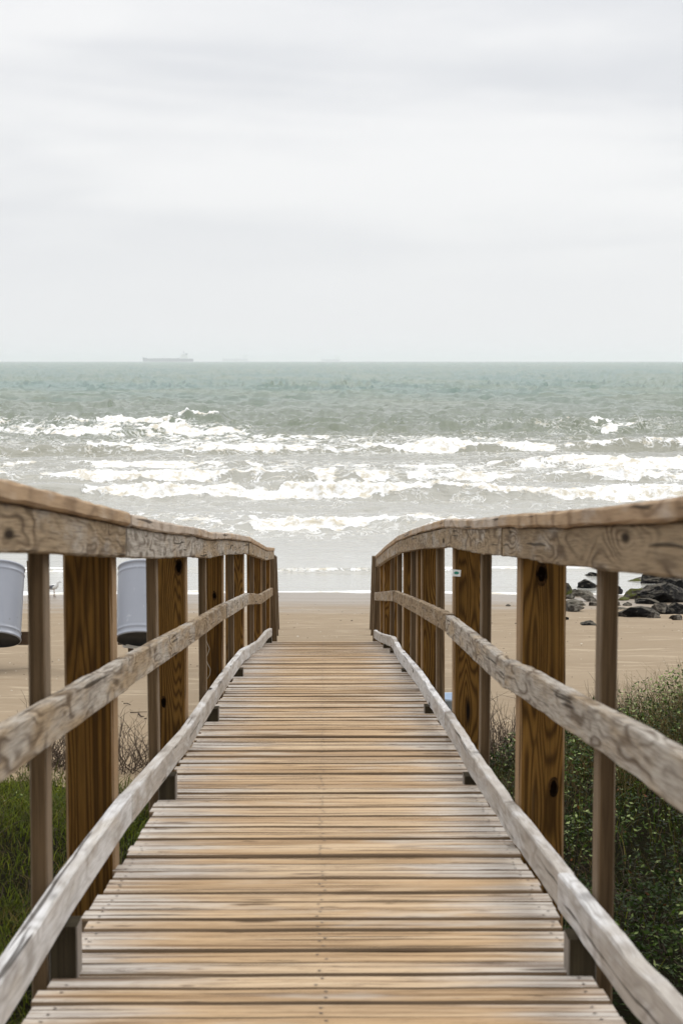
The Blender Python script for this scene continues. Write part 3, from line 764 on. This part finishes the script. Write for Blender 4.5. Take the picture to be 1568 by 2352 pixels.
# ------------------------------------------------------------------ vegetation
def leafmat(name, ramp, rough=.55, trans=.25):
    t = NT(name); tone = t.attr('tone', 'Fac')
    cr = t.n('ValToRGB'); t.set(cr.inputs[0], tone); el = cr.color_ramp.elements
    for i, (p_, c_) in enumerate(ramp):
        e_ = el[i] if i < 2 else el.new(p_)
        e_.position = p_; e_.color = (*c_, 1)
    t.out(cr.outputs[0], rough, .06)
    tr = t.n('BsdfTranslucent'); t.set(tr.inputs[0], cr.outputs[0]); mx = t.n('MixShader'); mx.inputs[0].default_value = trans
    t.set(mx.inputs[1], t.b.outputs[0]); t.set(mx.inputs[2], tr.outputs[0]); t.set(t.t.nodes['Material Output'].inputs[0], mx.outputs[0])
    return t.m
def bulk(name, V, Q, tone, mat_, tri=False):
    k = Q.shape[1]; me = bpy.data.meshes.new(name); me.vertices.add(len(V)); me.vertices.foreach_set('co', V.astype(np.float32).ravel())
    me.loops.add(Q.size); me.loops.foreach_set('vertex_index', Q.astype(np.int32).ravel())
    me.polygons.add(len(Q)); me.polygons.foreach_set('loop_start', np.arange(0, Q.size, k, dtype=np.int32))
    a = me.attributes.new('tone', 'FLOAT', 'POINT'); a.data.foreach_set('value', tone.astype(np.float32))
    me.update(calc_edges=True); me.materials.append(mat_); o = bpy.data.objects.new(name, me); COL.objects.link(o); return o
def scatter(n, x0, x1, y0, y1, dens, bias=1.):
    X = rng.uniform(x0, x1, n); Y = y0+(y1-y0)*rng.random(n)**bias
    k = rng.random(n) < dens(X, Y); return X[k], Y[k]
def blades(name, X, Y, L, wid, lean, tone, mat_, zoff=0., seg=4):
    n = len(X); Z0 = ground(X, Y)+zoff; az = rng.uniform(0, 2*math.pi, n)
    dx, dy = np.cos(az), np.sin(az); pa = az+math.pi/2+rng.uniform(-.5, .5, n); px_, py_ = np.cos(pa), np.sin(pa)
    V = np.zeros((n, 2*(seg+1), 3))
    for s_ in range(seg+1):
        f = s_/seg; hor = lean*L*f**1.8; ver = L*f*(1-.35*lean*f)
        ww = wid*(1-.85*f)
        for j, sg in enumerate((-1, 1)):
            V[:, 2*s_+j, 0] = X+dx*hor+sg*px_*ww/2; V[:, 2*s_+j, 1] = Y+dy*hor+sg*py_*ww/2; V[:, 2*s_+j, 2] = Z0+ver
    base = (np.arange(n)*2*(seg+1))[:, None]
    Q = np.concatenate([base+np.array([2*s_, 2*s_+1, 2*s_+3, 2*s_+2])[None] for s_ in range(seg)], 0)
    return bulk(name, V.reshape(-1, 3), Q, np.repeat(tone, 2*(seg+1)), mat_)
M['grass'] = leafmat('grass_green', [(0,(.16,.11,.035)),(.28,(.055,.055,.008)),(.55,(.05,.07,.004)),(1,(.15,.17,.012))])
M['drygrass'] = leafmat('dune_grass_blend', [(0,(.17,.12,.05)),(.4,(.06,.05,.014)),(.7,(.022,.034,.004)),(1,(.06,.09,.01))])
M['leaf'] = leafmat('ground_cover_leaf', [(0,(.11,.04,.012)),(.06,(.008,.012,.002)),(.5,(.018,.035,.004)),(.78,(.06,.10,.012)),(1,(.36,.42,.17))], .4)
M['twig'] = wood('dry_twig', (.13,.095,.07), (.06,.045,.035), (.03,.02,.015), 1, 20, 9, .3, 0, .3)
clr = lambda X, Y: (np.abs(X) > .67)
# left lawn-like grass
X, Y = scatter(150000, -6.5, -.62, 1.5, 17, lambda X, Y: clr(X, Y)*vegfac(X, Y)*(.6+.4*(fbm(X*1.3, Y*1.3, 3, 200) > -.15))*np.where(X < -5, .3, 1), .9)
n = len(X); L = rng.uniform(.04, .12, n)*(1+.5*fbm(X*.9, Y*.9, 2, 203)); tn = np.clip(.55+.5*fbm(X*1.6, Y*1.6, 3, 205)+rng.normal(0, .2, n), 0, 1)
o = blades('grass', X, Y, L, rng.uniform(.004, .008, n), rng.uniform(.4, 1.3, n), tn, M['grass'], .02, 3); tag(o, 'short green grass on the dune left of the boardwalk', 'grass', kind='stuff')
# sparse leaves mixed in both sides
def leaves(name, X, Y, zlo, zhi, size, tone, mat_):
    n = len(X); H = rng.random(n)**.8; Z0 = ground(X, Y)+zlo+(zhi-zlo)*H
    a = rng.normal(size=(n, 3)); a[:, 2] = a[:, 2]*.5; a /= np.linalg.norm(a, axis=1)[:, None]
    up = np.stack([rng.normal(0, .55, n), rng.normal(0, .55, n)-.25, np.ones(n)], -1); b = np.cross(up, a); b /= np.linalg.norm(b, axis=1)[:, None]
    C = np.stack([X, Y, Z0], -1); s_ = size[:, None]
    nn = np.cross(a, b)
    V = np.stack([C-a*s_, C+b*s_*.42-nn*s_*.12, C+a*s_, C-b*s_*.42-nn*s_*.12], 1)
    Q = (np.arange(n)*4)[:, None]+np.arange(4)[None]
    return bulk(name, V.reshape(-1, 3), Q, np.repeat(tone, 4), mat_)
X, Y = scatter(12000, -7, -.66, 2, 15, lambda X, Y: clr(X, Y)*vegfac(X, Y)*(fbm(X*1.1, Y*1.1, 3, 210) > .12))
o = leaves('weed_leaves', X, Y, .04, .12, rng.uniform(.006, .016, len(X)), np.clip(rng.normal(.55, .2, len(X)), .05, 1), M['leaf']); tag(o, 'small green weed leaves among the grass left of the boardwalk', 'weeds', kind='stuff')
def bushH(X, Y): return .16+.30*sst(X, .7, 2.2)*(.7+.5*fbm(X*.9, Y*.7, 3, 220))+.16*sst(fbm(X*2.0, Y*2.0, 3, 222), -.1, .35)
clump = lambda X, Y: sst(fbm(X*2.0, Y*2.0, 3, 222), -.35, .25)
X, Y = scatter(230000, .6, 6.0, 1.8, 14.6, lambda X, Y: clr(X, Y)*vegfac(X, Y)*(.06+.94*clump(X, Y))*(.35+.65*sst(Y, 4.6, 6.6))*np.where(X > 4, .4, 1), 1.05)
n = len(X); hh = bushH(X, Y)
hfr = rng.random(n)
Zs = hh*(hfr**.6)
def leaves2(name, X, Y, Zo, size, tone, mat_):
    n = len(X); Z0 = ground(X, Y)+Zo
    a = rng.normal(size=(n, 3)); a[:, 2] = a[:, 2]*.5; a /= np.linalg.norm(a, axis=1)[:, None]
    up = np.stack([rng.normal(0, .6, n), rng.normal(0, .6, n)-.25, np.ones(n)], -1); b = np.cross(up, a); b /= np.linalg.norm(b, axis=1)[:, None]
    C = np.stack([X, Y, Z0], -1); s_ = size[:, None]; nn = np.cross(a, b)
    V = np.stack([C-a*s_, C+b*s_*.42-nn*s_*.12, C+a*s_, C-b*s_*.42-nn*s_*.12], 1)
    return bulk(name, V.reshape(-1, 3), (np.arange(n)*4)[:, None]+np.arange(4)[None], np.repeat(tone, 4), mat_)
tn = np.clip(.45+.4*fbm(X*1.2, Y*1.2, 3, 225)+rng.normal(0, .27, n), .06, 1); tn = np.where(rng.random(n) < .005, 0, tn)
o = leaves2('ground_cover', X, Y, Zs, rng.uniform(.007, .019, n), tn, M['leaf']); tag(o, 'dense small leaved ground cover on the dune right of the boardwalk', 'ground cover', kind='stuff')
# dune grass, right, fading into the sand
X, Y = scatter(70000, .66, 9, 6, 17.5, lambda X, Y: vegfac(X, Y)*sst(Y, 8.5, 12.5)*(.15+.85*sst(fbm(X*1.5, Y*1.2, 3, 230)+.35*sst(X, 1.5, 3), -.1, .35)), .7)
n = len(X); L = rng.uniform(.18, .50, n)*(.75+.45*sst(X, 1.2, 2.8)); tn = np.clip(.42+.4*fbm(X*1.1, Y*1.1, 3, 233)+rng.normal(0, .22, n), 0, 1)
o = blades('dune_grass', X, Y, L, rng.uniform(.004, .007, n), rng.uniform(.15, .9, n), tn, M['drygrass'], .0, 4); tag(o, 'tufty olive dune grass at the edge of the sand right of the boardwalk', 'dune grass', kind='stuff')
X, Y = scatter(3500, .66, 8, 2, 13, lambda X, Y: clr(X, Y)*vegfac(X, Y)*(fbm(X*1.4, Y*1.4, 2, 236) > .0)); n = len(X)
o = blades('grass', X, Y, rng.uniform(.15, .42, n), rng.uniform(.004, .008, n), rng.uniform(.3, 1., n), np.clip(rng.normal(.6, .22, n), 0, 1), M['grass'], 0, 4); tag(o, 'long green grass poking through the ground cover right of the boardwalk', 'grass', kind='stuff')
# dead twiggy shrubs
def branchlets(mb, base, h, n, spread, r0=.004):
    for k in range(n):
        a = random.uniform(0, 6.283); el = random.uniform(.5, 1.45); L = h*random.uniform(.6, 1.15); p = Vector(base)+Vector((random.uniform(-1,1)*spread, random.uniform(-1,1)*spread, -.02))
        d = Vector((math.cos(a)*math.cos(el), math.sin(a)*math.cos(el), math.sin(el))); pts = [p.copy()]
        for i in range(6):
            d = (d+Vector((random.gauss(0,.22), random.gauss(0,.22), random.gauss(.02,.16)))).normalized(); p = p+d*L/6; pts.append(p.copy())
            if i > 1 and random.random() < .75:
                q = p.copy(); dd = (d+Vector((random.gauss(0,.6), random.gauss(0,.6), random.gauss(.1,.4)))).normalized(); pp = [q.copy()]
                for j in range(3): dd = (dd+Vector((random.gauss(0,.2), random.gauss(0,.2), random.gauss(0,.2)))).normalized(); q = q+dd*L*.12; pp.append(q.copy())
                tube(mb, pp, r0*.45, 3, taper=.4)
        tube(mb, pts, r0, 3, taper=.3)
shr = [(95,1735,.42,70,.22,'dark leafless shrub at the far left edge of the grass, behind the first upright'),
       (140,1720,.40,70,.2,'dark leafless shrub just left of the wide left post'),
       (292,1718,.40,90,.26,'twiggy dry shrub at the edge of the sand between the second and third left uprights'),
       (1148,1690,.50,70,.18,'curly dry shrub at the sand edge between the two nearer right posts'),
       (1175,1700,.44,50,.15,'smaller dry shrub tucked against the wide right post'),
       (1436,1640,.42,50,.16,'dry twiggy shrub at the top of the dune just right of the thin upright'),
       (1320,1720,.40,60,.2,'dry twiggy shrub between the wide right post and the thin upright')]
for px, py, h, n, sp_, lab in shr:
    g = ghit(px, py); g.y = min(g.y, 15.4); g.x = (px-742)/F*g.y; g.z = gnd(g.x, g.y); mb = MB(); branchlets(mb, g, h, n, sp_)
    o = build(mb, 'dry_shrub', M['twig'], None, origin=g); tag(o, lab, 'shrub', 'dry shrubs at the sand edge')
mb = MB()
for k in range(420):
    x = random.uniform(.8, 5); y = random.uniform(3, 14.5)
    branchlets(mb, (x, y, gnd(x, y)+.05), random.uniform(.25, .5), 2, .1, .0028)
for k in range(130):
    x = -random.uniform(.8, 4); y = random.uniform(9, 15)
    branchlets(mb, (x, y, gnd(x, y)), random.uniform(.1, .25), 3, .1, .0025)
o = build(mb, 'dry_twigs', M['twig']); tag(o, 'tangle of thin dead twigs running through the dune plants', 'twigs', kind='stuff')

# ------------------------------------------------------------------ ships
t = NT('ship_hull'); M['hull'] = t.out((.12,.12,.155), .6, .1)
t = NT('ship_white'); M['shipw'] = t.out((.75,.75,.72), .6, .3)
def ship(x0, x1, D, hpx, label, castle):
    s_ = D/F; a = (x0-742)*s_; b = (x1-742)*s_; Lh = b-a; hh = hpx*s_; bm_ = Lh*.075
    e = empty('cargo_ship', ((a+b)/2, D, 0), label, 'ship', 'ships on the horizon')
    mb = MB(); st_ = []
    for f, bwf, top in ((0,.05,1.25),(.03,.5,1.2),(.08,.9,1.05),(.10,1,.9),(.5,1,.88),(.9,1,.88),(.97,.9,.9),(1,.7,.9)):
        X = a+Lh*f; r = []
        for yy, zz in ((-1,top*hh),(-.96,-4),(.96,-4),(1,top*hh)): r.append(mb.vert((X+(.012*Lh if (f == 0 and zz < 0) else 0), D+yy*bwf*bm_, zz)))
        st_.append(r)
    for i in range(len(st_)-1):
        for k in range(4): mb.face((st_[i][k], st_[i][(k+1)%4], st_[i+1][(k+1)%4], st_[i+1][k]))
    mb.face(st_[0]); mb.face(st_[-1][::-1]); build(mb, 'hull', M['hull'], e)
    def bx(mb, xa, xb, za, zb, yb=.8):
        v = [mb.vert((X, D+Y*bm_, Z_)) for X in (xa, xb) for Y in (-yb, yb) for Z_ in (za, zb)]
        for q in ((0,1,3,2),(4,6,7,5),(0,4,5,1),(2,3,7,6),(0,2,6,4),(1,5,7,3)): mb.face([v[i] for i in q])
    mb = MB(); c0, c1 = castle
    ca, cb_ = (c0-742)*s_, (c1-742)*s_; w = cb_-ca
    bx(mb, ca, cb_, .86*hh, 1.5*hh); bx(mb, ca+.12*w, cb_-.1*w, 1.5*hh, 1.95*hh, .7); bx(mb, ca+.2*w, cb_-.3*w, 1.95*hh, 2.25*hh, 1.0)
    build(mb, 'superstructure', M['shipw'], e)
    mb = MB(); bx(mb, cb_-.35*w, cb_-.12*w, 1.9*hh, 2.35*hh, .3); build(mb, 'funnel', M['hull'], e)
    mb = MB(); bx(mb, ca+.42*w, ca+.47*w, 2.2*hh, 3.0*hh, .03); bx(mb, ca+.34*w, ca+.56*w, 2.62*hh, 2.68*hh, .12); build(mb, 'mast', M['hull'], e)
    mb = MB()
    for f in (.22,.3,.38,.46,.52,.6,.68): bx(mb, a+Lh*f, a+Lh*(f+.035), .86*hh, (1.0+.05*math.sin(f*40))*hh, .5)
    bx(mb, a+Lh*.12, a+Lh*.72, .95*hh, .98*hh, .05)
    build(mb, 'deck_gear', M['hull'], e)
    for f in (.08,.43):
        mb = MB(); bx(mb, a+Lh*f, a+Lh*(f+.004), .86*hh, 1.7*hh, .02); build(mb, 'derrick', M['hull'], e)
ship(329, 445, 15000, 8, 'largest and nearest grey cargo ship on the horizon, leftmost of the three', (415, 434))
ship(511, 570, 29000, 6.5, 'very faint pale cargo ship on the horizon, between the other two', (558, 570))
ship(738, 781, 28000, 5.5, 'small faint cargo ship on the horizon, rightmost of the three', (768, 780))

# ------------------------------------------------------------------ haze
mb = MB(); v = [mb.vert((X, Y, Z_)) for X in (-60000, 60000) for Y in (-60, 35500) for Z_ in (-13, 72)]
for q in ((0,1,3,2),(4,6,7,5),(0,4,5,1),(2,3,7,6),(0,2,6,4),(1,5,7,3)): mb.face([v[i] for i in q])
hm = bpy.data.materials.new('haze_air'); hm.use_nodes = True; ht = hm.node_tree; ht.nodes.remove(ht.nodes['Principled BSDF'])
pv = ht.nodes.new('ShaderNodeVolumePrincipled'); pv.inputs['Color'].default_value = (.985,.985,1,1); pv.inputs['Density'].default_value = .00008; pv.inputs['Anisotropy'].default_value = .5
ht.links.new(pv.outputs[0], ht.nodes['Material Output'].inputs['Volume'])
o = build(mb, 'haze', hm); tag(o, 'pale sea haze', 'haze', kind='stuff')

# ------------------------------------------------------------------ world and sun
W = bpy.data.worlds.new('World'); S.world = W; W.use_nodes = True; wt = W.node_tree
SUN_EL, SUN_AZ = R(42), R(58)         # seaward, to the right
class WT(NT):
    def __init__(s): s.t = wt; s.b = None
t = WT(); bg = wt.nodes['Background']
sky = wt.nodes.new('ShaderNodeTexSky'); sky.sky_type = 'NISHITA'; sky.sun_disc = False; sky.sun_elevation = SUN_EL; sky.sun_rotation = SUN_AZ
tc = wt.nodes.new('ShaderNodeTexCoord').outputs['Generated']; sp_ = t.sep(tc)
v = t.scl(tc, (3.2, 3.2, 17))
n1 = t.noise(v, 1.0, 3, .5, .4); n2 = t.noise(t.scl(tc, (9, 9, 34)), 1, 4, .5, .3)
nn = t.math('MULTIPLY_ADD', n2, .35, n1)
c = t.mix(t.ss(nn, .50, .88), (7.75, 7.87, 8.15), (9.45, 9.45, 9.48))
el = t.math('MAXIMUM', sp_[2], 0.)
# even grey-white low over the sea
c = t.mix(t.ss(el, .11, .0), c, (8.65, 8.76, 8.95))
gain = t.math('MULTIPLY_ADD', t.ss(el, .14, .85), 1.55, 1.)
cm = wt.nodes.new('ShaderNodeVectorMath'); cm.operation = 'SCALE'; t.set(cm.inputs[0], c); t.set(cm.inputs['Scale'], gain)
c = t.mix(.06, cm.outputs[0], sky.outputs[0])
t.set(bg.inputs[0], c); bg.inputs[1].default_value = .1
sl = bpy.data.lights.new('sun', 'SUN'); sl.energy = .9; sl.angle = R(24); sl.color = (1, .96, .9)
so = bpy.data.objects.new('sun', sl); COL.objects.link(so)
dv = Vector((math.sin(SUN_AZ)*math.cos(SUN_EL), math.cos(SUN_AZ)*math.cos(SUN_EL), math.sin(SUN_EL)))
so.rotation_euler = dv.to_track_quat('Z', 'Y').to_euler(); so.location = (0, 0, 30)

S.view_settings.view_transform = 'Standard'; S.view_settings.look = 'None'; S.view_settings.exposure = 0; S.view_settings.gamma = 1
S.render.engine = 'CYCLES'; S.cycles.volume_bounces = 2; S.cycles.max_bounces = 8
S.render.resolution_x = 682; S.render.resolution_y = 1024
